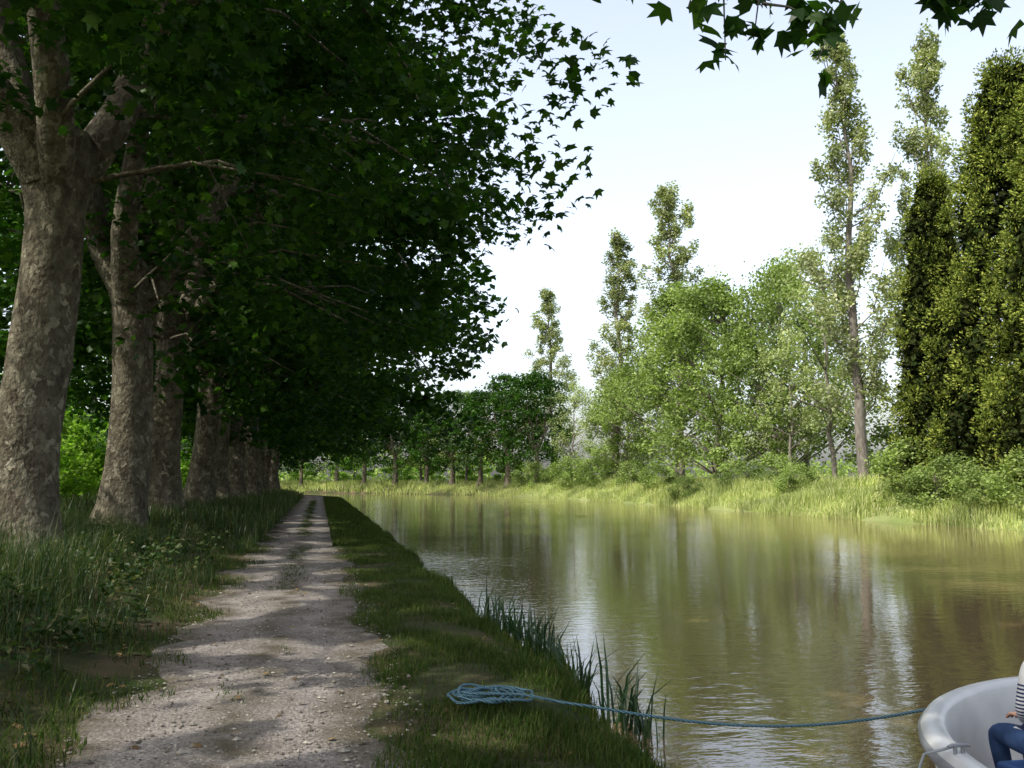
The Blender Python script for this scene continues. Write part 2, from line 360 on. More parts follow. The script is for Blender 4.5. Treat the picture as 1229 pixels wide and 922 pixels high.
# broad-leaved weeds in the verge
mb=MB(); nW=330; x,y=scatter(nW,-6,-1.9,5.5,24,rng,1.2); C=np.stack([x,y,hgt(x,y)+rng.uniform(.08,.3,nW)],-1)
leaves(mb,clump_pts(C,rng.uniform(.1,.3,nW),26,rng,.9),.085,KITE,rng,0,up=.9)
obj('verge_weeds',mb.mesh('verge_weeds',[M_gtall]))
mb=MB()
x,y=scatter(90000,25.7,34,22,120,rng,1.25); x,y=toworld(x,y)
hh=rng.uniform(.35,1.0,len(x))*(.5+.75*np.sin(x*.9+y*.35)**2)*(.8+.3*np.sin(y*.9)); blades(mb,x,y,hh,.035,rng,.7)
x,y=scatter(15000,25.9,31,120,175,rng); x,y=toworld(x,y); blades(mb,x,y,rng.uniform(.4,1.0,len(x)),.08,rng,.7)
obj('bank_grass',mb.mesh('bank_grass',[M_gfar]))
mb=MB()
x=rng.uniform(-6,-1.4,900); y=4+16*rng.uniform(0,1,900); P=np.stack([x,y,hgt(x,y)+.015],-1)
leaves(mb,P,.075,LOBED,rng,0,up=3)
x=rng.uniform(-1.4,2.0,120); y=4+12*rng.uniform(0,1,120); leaves(mb,np.stack([x,y,hgt(x,y)+.025],-1),.06,LOBED,rng,0,up=3)
obj('fallen_leaves',mb.mesh('fallen_leaves',[M_dry]))
# iris reeds
mb=MB()
def reedclump(cx,cy,n,hm,sp=.14):
    x=cx+rng.normal(0,sp*.5,n); y=cy+rng.normal(0,sp,n)
    blades(mb,x,y,rng.uniform(.45,1,n)*hm,.026,rng,.7,z=np.full(n,-.34))
for cy in np.arange(7.0,12.8,.3):
    nn=int(5+16*rng.uniform()); reedclump(2.30+.10*rng.normal(),cy,nn,.55+.34*rng.uniform())
reedclump(2.3,16.5,8,.5)
obj('iris_reeds',mb.mesh('iris_reeds',[M_reed]))

# ---------------------------------------------------------------- plane trees
def plane_mesh(name,seed,Rm=10.0,zmin=4.6,zmax=19,ncl=330,nper=120,cr=1.05,lean=(.0,.0),size=.235,tpl=LOBED,twig=.6,rmin=.03,clear=0,world=None):
    rng=np.random.default_rng(seed); mb=MB()
    zs=np.concatenate([[-.4,0,.15,.4,.8],np.arange(1.2,7.0,.4)])
    wob=rng.uniform(0,6,2)
    lx=lambda z: lean[0]*z+.10*np.sin(z*.7+wob[0]); ly=lambda z: lean[1]*z+.08*np.sin(z*.6+wob[1])
    P=np.stack([lx(zs),ly(zs),zs],-1)
    R=.55+.30*np.exp(-np.maximum(zs,0)*1.7)-.026*zs+.20*np.exp(-((zs-6.4)/.5)**2)
    tube(mb,P,R,22,0,.12,rng)
    top=P[-1]; limbs=[]
    nl=rng.integers(4,6); a0=rng.uniform(0,6)
    for q in range(nl):
        a=a0+q*2*math.pi/nl+rng.uniform(-.3,.3); outw=rng.uniform(.35,.8)
        L=rng.uniform(8,11.5); p=top+np.array([math.cos(a)*.18,math.sin(a)*.18,-.7 - .5*rng.uniform()]); pts=[p]; d=np.array([math.cos(a)*.8,math.sin(a)*.8,.95])
        for s in range(11):
            d=nrm(d+np.array([rng.normal()*.13,rng.normal()*.13,.26 if s<4 else .02])+np.array([math.cos(a),math.sin(a),0])*outw*.08)
            p=p+d*L/11; pts.append(p)
        pts=np.array(pts); rr=np.linspace(.34,.05,12)*rng.uniform(.8,1.1); tube(mb,pts,rr,10,0,.08,rng); limbs.append(pts)
        for s in (4,6,8):
            b=a+rng.uniform(-1.3,1.3); p=pts[s]; q2=[p]; d=np.array([math.cos(b),math.sin(b),.5])
            for t in range(7):
                d=nrm(d+rng.normal(0,.15,3)+np.array([0,0,-.06])); p=p+d*.8; q2.append(p)
            q2=np.array(q2); tube(mb,q2,np.linspace(rr[s]*.55,.025,8),6,0); limbs.append(q2)
    LP=np.concatenate(limbs)
    C=[]
    while len(C)<ncl:
        t=rng.uniform()**.9; z=zmin+t*(zmax-zmin)
        Rr=Rm*((.88+.12*t/.25) if t<.25 else math.sqrt(max(0,1-((t-.25)/.78)**2)))
        Rr*= .92+.10*math.sin(3*t*6+seed)
        a=rng.uniform(0,2*math.pi); rad=Rr*math.sqrt(rng.uniform(rmin,1))*(1+.08*math.sin(a*5+seed))
        if t<.10 and rad<2.2: continue
        if z<clear and rad<4.6: continue
        zz=z - (1.0 if rad>.75*Rm and t<.4 else 0)*rng.uniform()
        C.append((rad*math.cos(a),rad*math.sin(a),zz))
    C=np.array(C)
    for c in C[rng.uniform(0,1,len(C))<twig]:
        dd=np.linalg.norm(LP-c,axis=1); s=LP[np.argmin(dd+.5*np.maximum(LP[:,2]-c[2],0))]
        m=(s+c)/2+np.array([0,0,.12*np.linalg.norm(c-s)])+rng.normal(0,.1,3)
        tube(mb,[s,s*.7+m*.3+np.array([0,0,.05]),m,(m+c)/2,c],[.05,.042,.03,.02,.008],5,0)
    crs=cr*rng.uniform(.7,1.35,len(C))
    P1=clump_pts(C,crs,nper,rng,.6); P2=clump_pts(C,crs*1.5,max(4,nper//12),rng,.8)
    if world is not None: P1=thin(P1,*world); P2=thin(P2,*world)
    leaves(mb,P1,size,tpl,rng,1,up=.7)
    leaves(mb,P2,size*.95,tpl,rng,1,up=.5)
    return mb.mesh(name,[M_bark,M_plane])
rs=random.Random(4)
ylist=[-23.5,-15.5,-7.5,.5,8.5,16.3,24.3,32,39.5,47,54.5,62,69.5,77,84.5,92,99.5,107,115,123,131]
leans=[(.02,.0),(-.04,.02),(.03,-.03)]
for q,s in enumerate(ylist):
    px,py=T(-4.5+(rs.uniform(-.25,.25) if s>20 else 0),s)
    ln=leans[q%3]; W=(px,py,float(hgt(px,py)))
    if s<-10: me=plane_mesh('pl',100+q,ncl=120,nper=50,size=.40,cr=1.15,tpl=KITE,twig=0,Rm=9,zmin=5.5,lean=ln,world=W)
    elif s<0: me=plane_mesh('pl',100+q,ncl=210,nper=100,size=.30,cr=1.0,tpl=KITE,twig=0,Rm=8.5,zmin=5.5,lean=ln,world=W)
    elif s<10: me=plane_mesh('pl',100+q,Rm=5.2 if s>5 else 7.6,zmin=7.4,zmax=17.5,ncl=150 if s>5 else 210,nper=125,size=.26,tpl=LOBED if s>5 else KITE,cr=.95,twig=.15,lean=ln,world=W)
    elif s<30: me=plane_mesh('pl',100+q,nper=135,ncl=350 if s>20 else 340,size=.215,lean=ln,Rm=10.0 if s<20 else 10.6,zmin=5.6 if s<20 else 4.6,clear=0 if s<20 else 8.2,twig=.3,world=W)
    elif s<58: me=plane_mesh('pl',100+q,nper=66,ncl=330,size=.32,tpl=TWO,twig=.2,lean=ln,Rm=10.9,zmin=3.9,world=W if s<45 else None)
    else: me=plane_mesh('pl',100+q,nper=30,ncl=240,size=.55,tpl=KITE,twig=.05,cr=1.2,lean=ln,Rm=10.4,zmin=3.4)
    sc=rs.uniform(.95,1.05) if s>45 else 1.0
    obj('plane_tree',me,W,0,(sc,sc,sc))
PF=[plane_mesh('pf',201,nper=32,ncl=230,size=.55,tpl=KITE,twig=.05,cr=1.25,Rm=9,zmin=4.2),plane_mesh('pf2',202,nper=32,ncl=230,size=.55,tpl=KITE,twig=.05,cr=1.25,Rm=9,zmin=3.8)]
for q in range(23):
    s=95+2+q*3.8
    px,py=T(29.0+rs.uniform(-.8,.8),s); sc=rs.uniform(.62,.84)
    if q<3: continue
    obj('plane_tree',PF[q%2],(px,py,float(hgt(px,py))),rs.uniform(0,6.28),(sc*.85,sc*.85,sc*rs.uniform(.85,1.0)))
# low hanging branch over the bank edge
mb=MB(); rng=np.random.default_rng(21)
stem=np.array([(-2.2,3.0,7.9),(-.6,3.4,6.9),(.9,3.9,5.6),(1.9,4.25,4.6),(2.6,4.2,4.22),(3.2,4.1,4.25)])
tube(mb,stem,[.06,.05,.035,.022,.014,.008],7,0)
ends=[((1.9,4.25,4.6),(1.72,4.22,3.90)),((1.9,4.25,4.6),(1.90,4.2,3.64)),((2.0,4.25,4.55),(2.05,4.2,3.76)),((2.6,4.2,4.22),(2.36,4.15,3.66)),((2.1,4.2,3.95),(2.42,4.15,3.84)),((3.2,4.1,4.25),(3.05,4.0,3.94)),((3.2,4.1,4.25),(3.25,4.05,3.96)),((3.2,4.1,4.25),(2.95,4.05,4.05))]
for a,b in ends:
    a=np.array(a);b=np.array(b); tube(mb,[a,(a+b)/2+rng.normal(0,.04,3),b],[.009,.006,.003],5,0)
    tt=rng.uniform(.5,1.03,16)[:,None]; P=a+(b-a)*tt+rng.normal(0,.06,(16,3)); leaves(mb,P,.13,LOBED,rng,1,up=.2)
P=stem[0]+ (stem[3]-stem[0])*rng.uniform(0,.8,(60,1))+rng.normal(0,.4,(60,3))+np.array([0,0,.4]); leaves(mb,P,.17,LOBED,rng,1)
obj('plane_tree_branch',mb.mesh('plane_tree_branch',[M_bark2,M_plane]))

# ---------------------------------------------------------------- other trees
def broad_mesh(name,seed,H=16,R=6,zmin=2,ncl=150,nper=120,cr=1.25,size=.26,mat=M_broad,tr=.28,airy=0,flat=.75):
    rng=np.random.default_rng(seed); mb=MB()
    P=[np.array([0,0,-.5])]
    for s in range(10): P.append(P[-1]+np.array([rng.normal()*.16,rng.normal()*.16,H*.082]))
    P=np.array(P); tube(mb,P,np.linspace(tr,.06,11)*np.array([1.35]+[1]*10),9,0,.06,rng)
    C=[]
    lob=rng.uniform(0,6,4)
    while len(C)<ncl:
        t=rng.uniform(); z=zmin+t*(H-zmin)
        a=rng.uniform(0,2*math.pi)
        Rr=R*math.sin(math.pi*min(1,(t*.86+.14))**.85)**.6*(1+.2*math.sin(2*a+lob[0]+t*4)+.16*math.sin(3*a+lob[1]-t*7))
        rad=Rr*math.sqrt(rng.uniform(.15,1)); C.append((rad*math.cos(a),rad*math.sin(a),z))
    C=np.array(C)
    for c in C[rng.uniform(0,1,len(C))<.45]:
        s=P[np.argmin(np.abs(P[:,2]-(c[2]-.35*np.hypot(c[0],c[1])-1)))]
        m=(s+c)/2+rng.normal(0,.2,3); tube(mb,[s,m,c],[.09*tr/.28,.05*tr/.28,.015],5,0)
    crs=cr*rng.uniform(.5,1.4,len(C))
    leaves(mb,clump_pts(C,crs,nper,rng,flat),size,TWO,rng,1,up=.6)
    leaves(mb,clump_pts(C,crs*1.7,max(4,nper//10),rng,.9),size*.8,TWO,rng,1,up=.4)
    return mb.mesh(name,[M_bark2,mat])
def poplar_mesh(name,seed,H=30,R=2.6,nper=56,size=.24,z0=4,npl=52,k=6,pw=.7):
    rng=np.random.default_rng(seed); mb=MB()
    P=[np.array([0,0,-.5])]
    for s in range(14): P.append(P[-1]+np.array([rng.normal()*.16,rng.normal()*.16,H*.07]))
    P=np.array(P); tube(mb,P,np.linspace(.38,.03,15),9,0,.06,rng)
    C=[];ph=rng.uniform(0,6,3)
    for q in range(npl):
        t=((q+rng.uniform())/npl)**1.15*.93; zb=z0+t*(H-z0); a=q*2.4+rng.uniform(-.7,.7)
        prof=R*min(1,.55+t*2.2)*max(.12,(1-t))**pw*(1+.3*math.sin(t*15+ph[0]+1.2*math.sin(a))+.2*math.sin(t*37+ph[1]))
        L=rng.uniform(2.2,5.0)*(1-.35*t)
        s=P[np.argmin(abs(P[:,2]-zb))]*np.array([1,1,0])+np.array([0,0,zb]); r=prof*rng.uniform(.4,1.25)
        e=s+np.array([math.cos(a)*r,math.sin(a)*r,L]); e[2]=min(e[2],H)
        b0=s+np.array([math.cos(a)*r*.6,math.sin(a)*r*.6,L*.25])
        tube(mb,[s,b0,e],[.06,.04,.01],5,0)
        for w in range(k):
            u=rng.uniform(.0,1); c=b0+(e-b0)*u+rng.normal(0,.30,3)*(1.1-.7*u); C.append(c)
    for w in range(6): C.append(P[-1]+np.array([rng.normal()*.15,rng.normal()*.15,-rng.uniform(-.9,2.5)]))
    C=np.array(C); sz=rng.uniform(.35,.85,len(C))*np.clip(1.2-.55*C[:,2]/H,.5,1)
    leaves(mb,clump_pts(C,sz,nper,rng,1.3),size,KITE,rng,1,up=.2)
    return mb.mesh(name,[M_bark2,M_poplar])
def cypress_mesh(name,seed,H=20,R=3,pw=.5):
    rng=np.random.default_rng(seed); mb=MB()
    tube(mb,[(0,0,-.5),(0,0,H*.5),(0,0,H*.93)],[.35,.25,.05],9,0)
    lob=rng.uniform(0,6,6)
    def prof(t,a):
        return R*np.minimum(1,.85+t*1.5)*np.maximum(0,1-t)**pw*(1+.13*np.sin(3*a+lob[0]+2.5*t)+.13*np.sin(6*a+lob[1]+5*np.sin(5*t+lob[2]))+.09*np.sin(24*t+3*a+lob[3]))
    n=int(2*math.pi*R*.75*H*1.25)
    t=rng.uniform(0,1,n)**1.15; a=rng.uniform(0,6.283,n); rad=prof(t,a)*rng.uniform(.82,1.06,n)
    C=np.stack([rad*np.cos(a),rad*np.sin(a),t*H-.1],-1); A=np.stack([np.cos(a)*.75,np.sin(a)*.75,np.full(n,.75)],-1)
    m=115; d=nrm(rng.normal(0,1,(n,m,3))); r=rng.uniform(.45,1,(n,m,1))**.6
    cr=rng.uniform(.28,.78,(n,1,1))
    P=C[:,None,:]+d*r*cr*np.array([.85,.85,1.2])
    ax=nrm(d.reshape(-1,3)*1.0+np.repeat(A,m,axis=0)*.5)
    leaves(mb,P.reshape(-1,3),.165,SPRAY,rng,1,up=.1,axis=ax,axw=.7)
    # dense inner foliage core, its dark colour painting in the shade between the plumes
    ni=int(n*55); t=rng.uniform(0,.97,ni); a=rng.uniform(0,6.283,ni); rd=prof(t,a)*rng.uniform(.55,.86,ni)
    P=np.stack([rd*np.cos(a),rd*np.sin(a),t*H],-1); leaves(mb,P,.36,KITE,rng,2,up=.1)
    return mb.mesh(name,[M_bark2,M_cyp,M_core_shade])
BV=[broad_mesh('broad_a',31),broad_mesh('broad_b',32,R=6.5,H=15),broad_mesh('broad_c',33,R=5.5,H=17,zmin=3)]
AV=[broad_mesh('airy_a',41,H=17,R=5,ncl=75,nper=75,cr=1.1,size=.22,mat=M_pale,zmin=4,tr=.22),broad_mesh('airy_b',42,H=15,R=4.5,ncl=75,nper=75,cr=1.1,size=.22,mat=M_pale,zmin=3,tr=.2)]
PO=[poplar_mesh('poplar_a',51,R=3.1),poplar_mesh('poplar_b',52,R=3.6,npl=58),poplar_mesh('poplar_c',53,R=3.8,npl=56,pw=.85)]
SH=[broad_mesh('shrub_a',61,H=5,R=3,zmin=.2,ncl=60,nper=50,cr=.8,size=.28,mat=M_hedge,tr=.1),broad_mesh('shrub_b',62,H=4,R=2.6,zmin=.1,ncl=50,nper=50,cr=.8,size=.28,mat=M_hedge,tr=.1)]
DS=[broad_mesh('dshrub',63,H=2.6,R=1.8,zmin=.0,ncl=46,nper=80,cr=.55,size=.15,mat=M_broad,tr=.06)]
def put(name,me,x,y,H,H0,rw=1.0,rz=None):
    s=H/H0; obj(name,me,(x,y,float(hgt(x,y))-.05),rs.uniform(0,6.28) if rz is None else rz,(s*rw,s*rw,s))
# poplars
put('poplar_tree',PO[0],32.3,53,29.0,30,1.05)
put('poplar_tree',PO[1],38.5,54.5,30,30,.95)
put('poplar_tree',PO[1],35.5,92,31,30,1.3)
put('poplar_tree',PO[2],32,101,27.5,30,1.45)
put('poplar_tree',PO[2],31.5,128,27,30,1.5)
# broadleaves
put('broadleaf_tree',BV[0],31.8,74,16.6,16,1.05)
put('broadleaf_tree',BV[1],34.5,67.5,16.6,15,.8)
put('broadleaf_tree',BV[2],33.5,86,19,17,.95)
put('broadleaf_tree',BV[1],31.5,96,12,15,1.0)
put('ash_tree',AV[0],34,59,17,17,.9)
put('ash_tree',AV[1],39,72,19.5,15,.85)
put('ash_tree',AV[0],33,63.5,12,17,.9)
put('ash_tree',AV[1],30,112,12,15,.9)
put('ash_tree',AV[1],24.5,127,12.5,15,1.15)
put('ash_tree',AV[0],20,134,13,17,1.15)
put('ash_tree',AV[1],28,134,10,15,1.2)
put('broadleaf_tree',BV[2],15,146,13,17,1.0)
# cypresses
put('cypress_tree',cypress_mesh('cypress_a',71,H=17,R=2.5,pw=.5),30.2,42.6,16.2,17)
put('cypress_tree',cypress_mesh('cypress_b',72,H=21,R=4.3,pw=.45),32.0,38.8,20.6,21)
put('cypress_tree',cypress_mesh('cypress_c',73,H=23,R=4.6,pw=.45),32.2,34.0,22.5,23)
# bank shrubs
for (x,y,h) in [(27.4,36,1.6),(27.6,38.2,2.1),(27.3,40,1.5),(28.2,41.8,2.6),(28,33.5,2.2),(27.8,30,2.5),(29,55,1.6),(30,60,2.2),(27.6,70,1.5),(28.3,78,2.0),(30,66,2.0),(29.5,88,2.4),(32,48,2.0),(35,50,2.8),(37,57,4),(29,98,3),(28,106,3.2),(25.5,114,3)]:
    put('bank_shrub',DS[0],x,y,h,2.6,1.15)
# left hedge line / thicket
k=0
for y in np.arange(14,150,4.2):
    k+=1; x=-15+rs.uniform(-1.5,1.5)-(4 if k%3==0 else 0)
    px,py=T(x,y); put('hedge_shrub',SH[k%2],px,py,rs.uniform(3.6,6.5),5 if k%2==0 else 4,.95)
for y in np.arange(20,140,15.0):
    px,py=T(-25+rs.uniform(-2,2),y); put('broadleaf_tree',BV[k%3],px,py,rs.uniform(9,12),16,1.1); k+=1
for s in np.arange(112,190,5.0):
    k+=1; px,py=T(37+rs.uniform(-1.5,1.5),s); put('hedge_shrub',SH[k%2],px,py,rs.uniform(2.4,4.2),5 if k%2==0 else 4,1.3)
# distant treeline
mb=MB(); rng=np.random.default_rng(88); C=[]
for q in range(900):
    a=math.radians(rng.uniform(-40,62)); d=rng.uniform(250,330); hm=8+3*math.sin(a*19)+2.5*math.sin(a*47)
    C.append((d*math.sin(a),d*math.cos(a),.5+hm*rng.uniform()))
C=np.array(C); leaves(mb,clump_pts(C,rng.uniform(2,4,len(C)),30,rng,.8),1.3,KITE,rng,0,up=.5)
obj('distant_trees',mb.mesh('distant_trees',[M_broad]))

# ---------------------------------------------------------------- boat
def pmat(name,c,rough=.4,spec=.5):
    return noisemat(name,[(.3,tuple(v*.86 for v in c)),(.7,c)],scale=6,rough=rough,bump=.03,bscale=60,spec=spec)
M_white=pmat('boat_gelcoat',(.60,.60,.59),.35); M_blue=pmat('blue_vinyl',(.03,.09,.26),.6); M_deck=pmat('deck_tan',(.36,.31,.24),.7)
M_dark=pmat('dark_glass',(.03,.035,.04),.1); M_metal=pmat('grey_metal',(.25,.26,.28),.35); M_navy=pmat('navy_trim',(.02,.035,.12),.4)
boat=bpy.data.objects.new('canal_boat',None); COL.objects.link(boat); boat.location=(.32,-.07,0)
BX=4.42
def outline(inset=0,y0=-3.6,npts=26):
    w=1.86-inset; yb=3.7; L=2.0-inset; pts=[(-w,y0)]
    for y in np.linspace(y0+.6,yb,7)[:-1]: pts.append((-w,y))
    for t in np.linspace(0,math.pi,npts*2-1):
        c,s=math.cos(t),math.sin(t); pts.append((-w*np.sign(c)*abs(c)**1.0,yb+L*abs(s)**1.0))
    for y in np.linspace(yb,y0+.6,7)[1:]: pts.append((w,y))
    pts.append((w,y0)); return np.array(pts)
def loft(rings,mat,name,smooth=True,cap=False):
    mb=MB(); n=len(rings[0][0]); V=[]
    for pts,z in rings:
        zz=z if np.ndim(z) else np.full(n,z)
        V.append(np.stack([pts[:,0]+BX,pts[:,1],zz],-1))
    V=np.concatenate(V); k=len(rings)
    i=np.arange(k-1)[:,None]*n; j=np.arange(n)[None,:]; j2=(j+1)%n
    mb.add(V,np.stack([i+j,i+j2,i+n+j2,i+n+j],-1).reshape(-1,4),0,smooth)
    if cap: mb.add(V[-n:],[list(range(n))],0)
    return obj(name,mb.mesh(name,[mat]),parent=boat)
O=outline
sheer=lambda p: .27+.07*np.clip((p[:,1]-2)/3.7,0,1)
r0=O(0); sh=sheer(r0)
loft([(O(.35),-.75),(O(.16),-.4),(O(.07),-.05),(O(.02),sh-.10)],M_white,'hull')
loft([(O(.0),sh-.10),(O(-.03),sh-.09),(O(-.035),sh-.05),(O(-.02),sh-.035)],M_metal,'rubbing_strake')
loft([(O(-.02),sh-.035),(O(-.005),sh-.01),(O(.02),sh+.005),(O(.07),sh+.005),(O(.095),sh-.01),(O(.105),sh-.03),(O(.115),sh-.2),(O(.14),-.24)],M_white,'gunwale_and_well')
loft([(O(.09),-.25),(O(.10),-.245)],M_deck,'well_floor',cap=True)
def box(name,x0,x1,y0,y1,z0,z1,mat,bev=.03,parent=boat,rot=0):
    mb=MB(); V=[(x,y,z) for z in(z0,z1) for x,y in((x0,y0),(x1,y0),(x1,y1),(x0,y1))]
    mb.add(V,[[3,2,1,0],[4,5,6,7],[0,1,5,4],[1,2,6,5],[2,3,7,6],[3,0,4,7]])
    o=obj(name,mb.mesh(name,[mat]),parent=parent); b=o.modifiers.new('b','BEVEL'); b.width=bev; b.segments=3; return o
box('seat_locker',3.38,5.4,4.52,4.99,-.24,-.03,M_white,.03)
box('seat_cushion',3.40,5.37,4.54,4.97,-.028,.05,M_blue,.03)
box('side_locker',2.86,3.2,2.6,4.1,-.24,.0,M_white,.03)
box('side_cushion',2.88,3.18,2.62,4.08,.002,.07,M_blue,.03)
box('cabin',2.95,5.9,-3.2,2.2,.25,1.25,M_white,.15)
box('cabin_roof',2.85,6.0,-3.3,2.35,1.252,1.33,M_white,.04)
for q in range(4):
    box('cabin_window_%d'%q,2.935,2.96,-2.8+q*1.25,-1.8+q*1.25,.62,1.02,M_dark,.01)
box('windscreen',3.3,5.55,2.19,2.215,.65,1.1,M_dark,.01)
def ball(mb,c,r,mat=0,nu=16,nv=10,f=None):
    th=np.linspace(0,math.pi,nv); ph=np.arange(nu)*2*math.pi/nu
    V=np.stack([np.sin(th)[:,None]*np.cos(ph),np.sin(th)[:,None]*np.sin(ph),np.cos(th)[:,None]*np.ones(nu)],-1)
    if f is not None: V=f(V)
    V=V*np.array(r)+np.array(c)
    i=np.arange(nv-1)[:,None]*nu; j=np.arange(nu)[None,:]
    mb.add(V.reshape(-1,3),np.stack([i+j,i+nu+j,i+nu+(j+1)%nu,i+(j+1)%nu],-1).reshape(-1,4),mat,True)
M_bag=pmat('bag_canvas',(.40,.19,.07),.9)
mb=MB()
ball(mb,(3.16,4.35,-.16),(.12,.08,.085),0,f=lambda V:np.sign(V)*np.abs(V)**.75)
tube(mb,[(3.09,4.35,-.12),(3.11,4.35,-.05),(3.16,4.35,-.03),(3.21,4.35,-.05),(3.23,4.35,-.12)],[.009]*5,6,0)
obj('carry_bag',mb.mesh('carry_bag',[M_bag]),parent=boat)
def cleat(x,y,z,name):
    mb=MB(); tube(mb,[(x-.06,y,z+.035),(x-.035,y,z+.04),(x+.035,y,z+.04),(x+.06,y,z+.035)],[.006,.01,.01,.006],8)
    tube(mb,[(x-.02,y,z),(x-.02,y,z+.035)],[.01,.009],8); tube(mb,[(x+.02,y,z),(x+.02,y,z+.035)],[.01,.009],8)
    obj(name,mb.mesh(name,[M_metal]),parent=boat)
cleat(4.70,5.62,.335,'bow_cleat'); cleat(2.67,4.25,.315,'side_cleat')
mb=MB(); pf=np.array([(2.50,4.35,.17),(2.50,4.35,.14),(2.50,4.35,.10),(2.50,4.35,-.2),(2.50,4.35,-.26),(2.50,4.35,-.29)])
tube(mb,pf,[.02,.05,.075,.075,.05,.02],16); obj('fender',mb.mesh('fender',[M_navy]),parent=boat)
mb=MB(); tube(mb,[(2.50,4.35,.17),(2.54,4.33,.30),(2.60,4.29,.325),(2.66,4.26,.35)],[.007]*4,6)
M_line=pmat('grey_line',(.3,.33,.36),.9); obj('fender_line',mb.mesh('fender_line',[M_line]),parent=boat)

# rope
def ropemat():
    m,nt,out=newmat('rope'); L=nt.links
    uv=N(nt,'ShaderNodeTexCoord'); 
    w=N(nt,'ShaderNodeTexWave'); w.inputs['Scale'].default_value=30; w.inputs['Distortion'].default_value=2; w.bands_direction='DIAGONAL'
    L.new(uv.outputs['Object'],w.inputs['Vector'])
    r=ramp(nt,w.outputs['Fac'],[(.2,(.02,.06,.09)),(.6,(.04,.11,.145)),(.95,(.12,.22,.25))])
    p=N(nt,'ShaderNodeBsdfPrincipled'); p.inputs['Roughness'].default_value=.8; L.new(r.outputs[0],p.inputs['Base Color'])
    L.new(p.outputs[0],out.inputs[0]); return m
pts=[]; rng=np.random.default_rng(5)
for q in range(92):
    a=q*.45; rr=.22-.07*math.sin(a*.37)+.035*math.sin(q*1.7)
    pts.append((1.20+1.0*rr*math.cos(a)+.06*math.sin(q*.21),6.88+.95*rr*math.sin(a)+.06*math.sin(q*.33),.08+.03*(q/92)+.015*math.sin(q*2.1)))
pts+= [(1.43,6.72,.12),(1.6,6.55,.10),(1.85,6.42,.08),(2.1,6.3,.05)]
A=np.array([2.1,6.3,.05]); B=np.array([5.02,5.55,.385])
for t in np.linspace(.08,1,14):
    p=A+(B-A)*t; p[2]-=.24*math.sin(math.pi*min(1,t))*(1-.45*t); pts.append(tuple(p))
cu=bpy.data.curves.new('mooring_rope','CURVE'); cu.dimensions='3D'; cu.bevel_depth=.0095; cu.bevel_resolution=3
sp=cu.splines.new('NURBS'); sp.points.add(len(pts)-1)
for p,c in zip(sp.points,pts): p.co=(*c,1)
sp.use_endpoint_u=True; sp.order_u=3
ro=bpy.data.objects.new('mooring_rope',cu); COL.objects.link(ro); cu.materials.append(ropemat())

# ---------------------------------------------------------------- person seated in the bow well
M_skin=noisemat('skin',[(.3,(.42,.24,.17)),(.7,(.52,.32,.23))],scale=8,rough=.55,bump=.05)
M_jean=noisemat('jeans',[(.3,(.02,.045,.11)),(.7,(.045,.085,.19))],scale=12,rough=.9,bump=.2,bscale=200)
M_hair=noisemat('hair',[(.3,(.05,.03,.015)),(.7,(.10,.06,.03))],scale=20,rough=.6,stretch=(6,6,1),bump=.5,bscale=60)
def shirt():
    m,nt,out=newmat('striped_shirt'); L=nt.links
    g=N(nt,'ShaderNodeNewGeometry'); s=N(nt,'ShaderNodeSeparateXYZ'); L.new(g.outputs['Position'],s.inputs[0])
    a=N(nt,'ShaderNodeMath',operation='MULTIPLY'); a.inputs[1].default_value=48; L.new(s.outputs[2],a.inputs[0])
    f=N(nt,'ShaderNodeMath',operation='FRACT'); L.new(a.outputs[0],f.inputs[0])
    g1=N(nt,'ShaderNodeMath',operation='GREATER_THAN'); g1.inputs[1].default_value=.5; L.new(f.outputs[0],g1.inputs[0])
    g2=N(nt,'ShaderNodeMath',operation='LESS_THAN'); g2.inputs[1].default_value=.50; L.new(s.outputs[2],g2.inputs[0])
    mm=N(nt,'ShaderNodeMath',operation='MULTIPLY'); L.new(g1.outputs[0],mm.inputs[0]); L.new(g2.outputs[0],mm.inputs[1])
    c=mixc(nt,mm.outputs[0],(.62,.62,.60),(.02,.03,.10))
    p=N(nt,'ShaderNodeBsdfPrincipled'); p.inputs['Roughness'].default_value=.9; L.new(c,p.inputs['Base Color']); L.new(p.outputs[0],out.inputs[0]); return m
M_shirt=shirt()
person=bpy.data.objects.new('person',None); COL.objects.link(person)
px,py=3.99,4.70
sk=[ # x,y,z,r, label
 (0,0,.17,.135,'j'),(0,-.01,.32,.125,'s'),(0,-.015,.46,.14,'s'),(0,-.01,.59,.105,'s'),(0,.0,.68,.05,'k'),(0,.015,.75,.05,'k'),
 (-.17,-.01,.60,.062,'s'),(-.21,.02,.36,.045,'s'),(-.07,.19,.27,.036,'s'),(.0,.23,.255,.027,'k'),
 (.17,-.01,.60,.062,'s'),(.24,.03,.36,.045,'s'),(.19,.24,.24,.036,'s'),(.165,.33,.22,.027,'k'),
 (-.09,.04,.15,.095,'j'),(-.08,.42,.15,.062,'j'),(-.06,.36,-.16,.045,'j'),(-.06,.5,-.205,.035,'j'),
 (.09,.04,.15,.095,'j'),(.13,.42,.15,.062,'j'),(.13,.36,-.16,.045,'j'),(.13,.5,-.205,.035,'j')]
ed=[(0,1),(1,2),(2,3),(3,4),(4,5),(3,6),(6,7),(7,8),(8,9),(3,10),(10,11),(11,12),(12,13),(0,14),(14,15),(15,16),(16,17),(0,18),(18,19),(19,20),(20,21)]
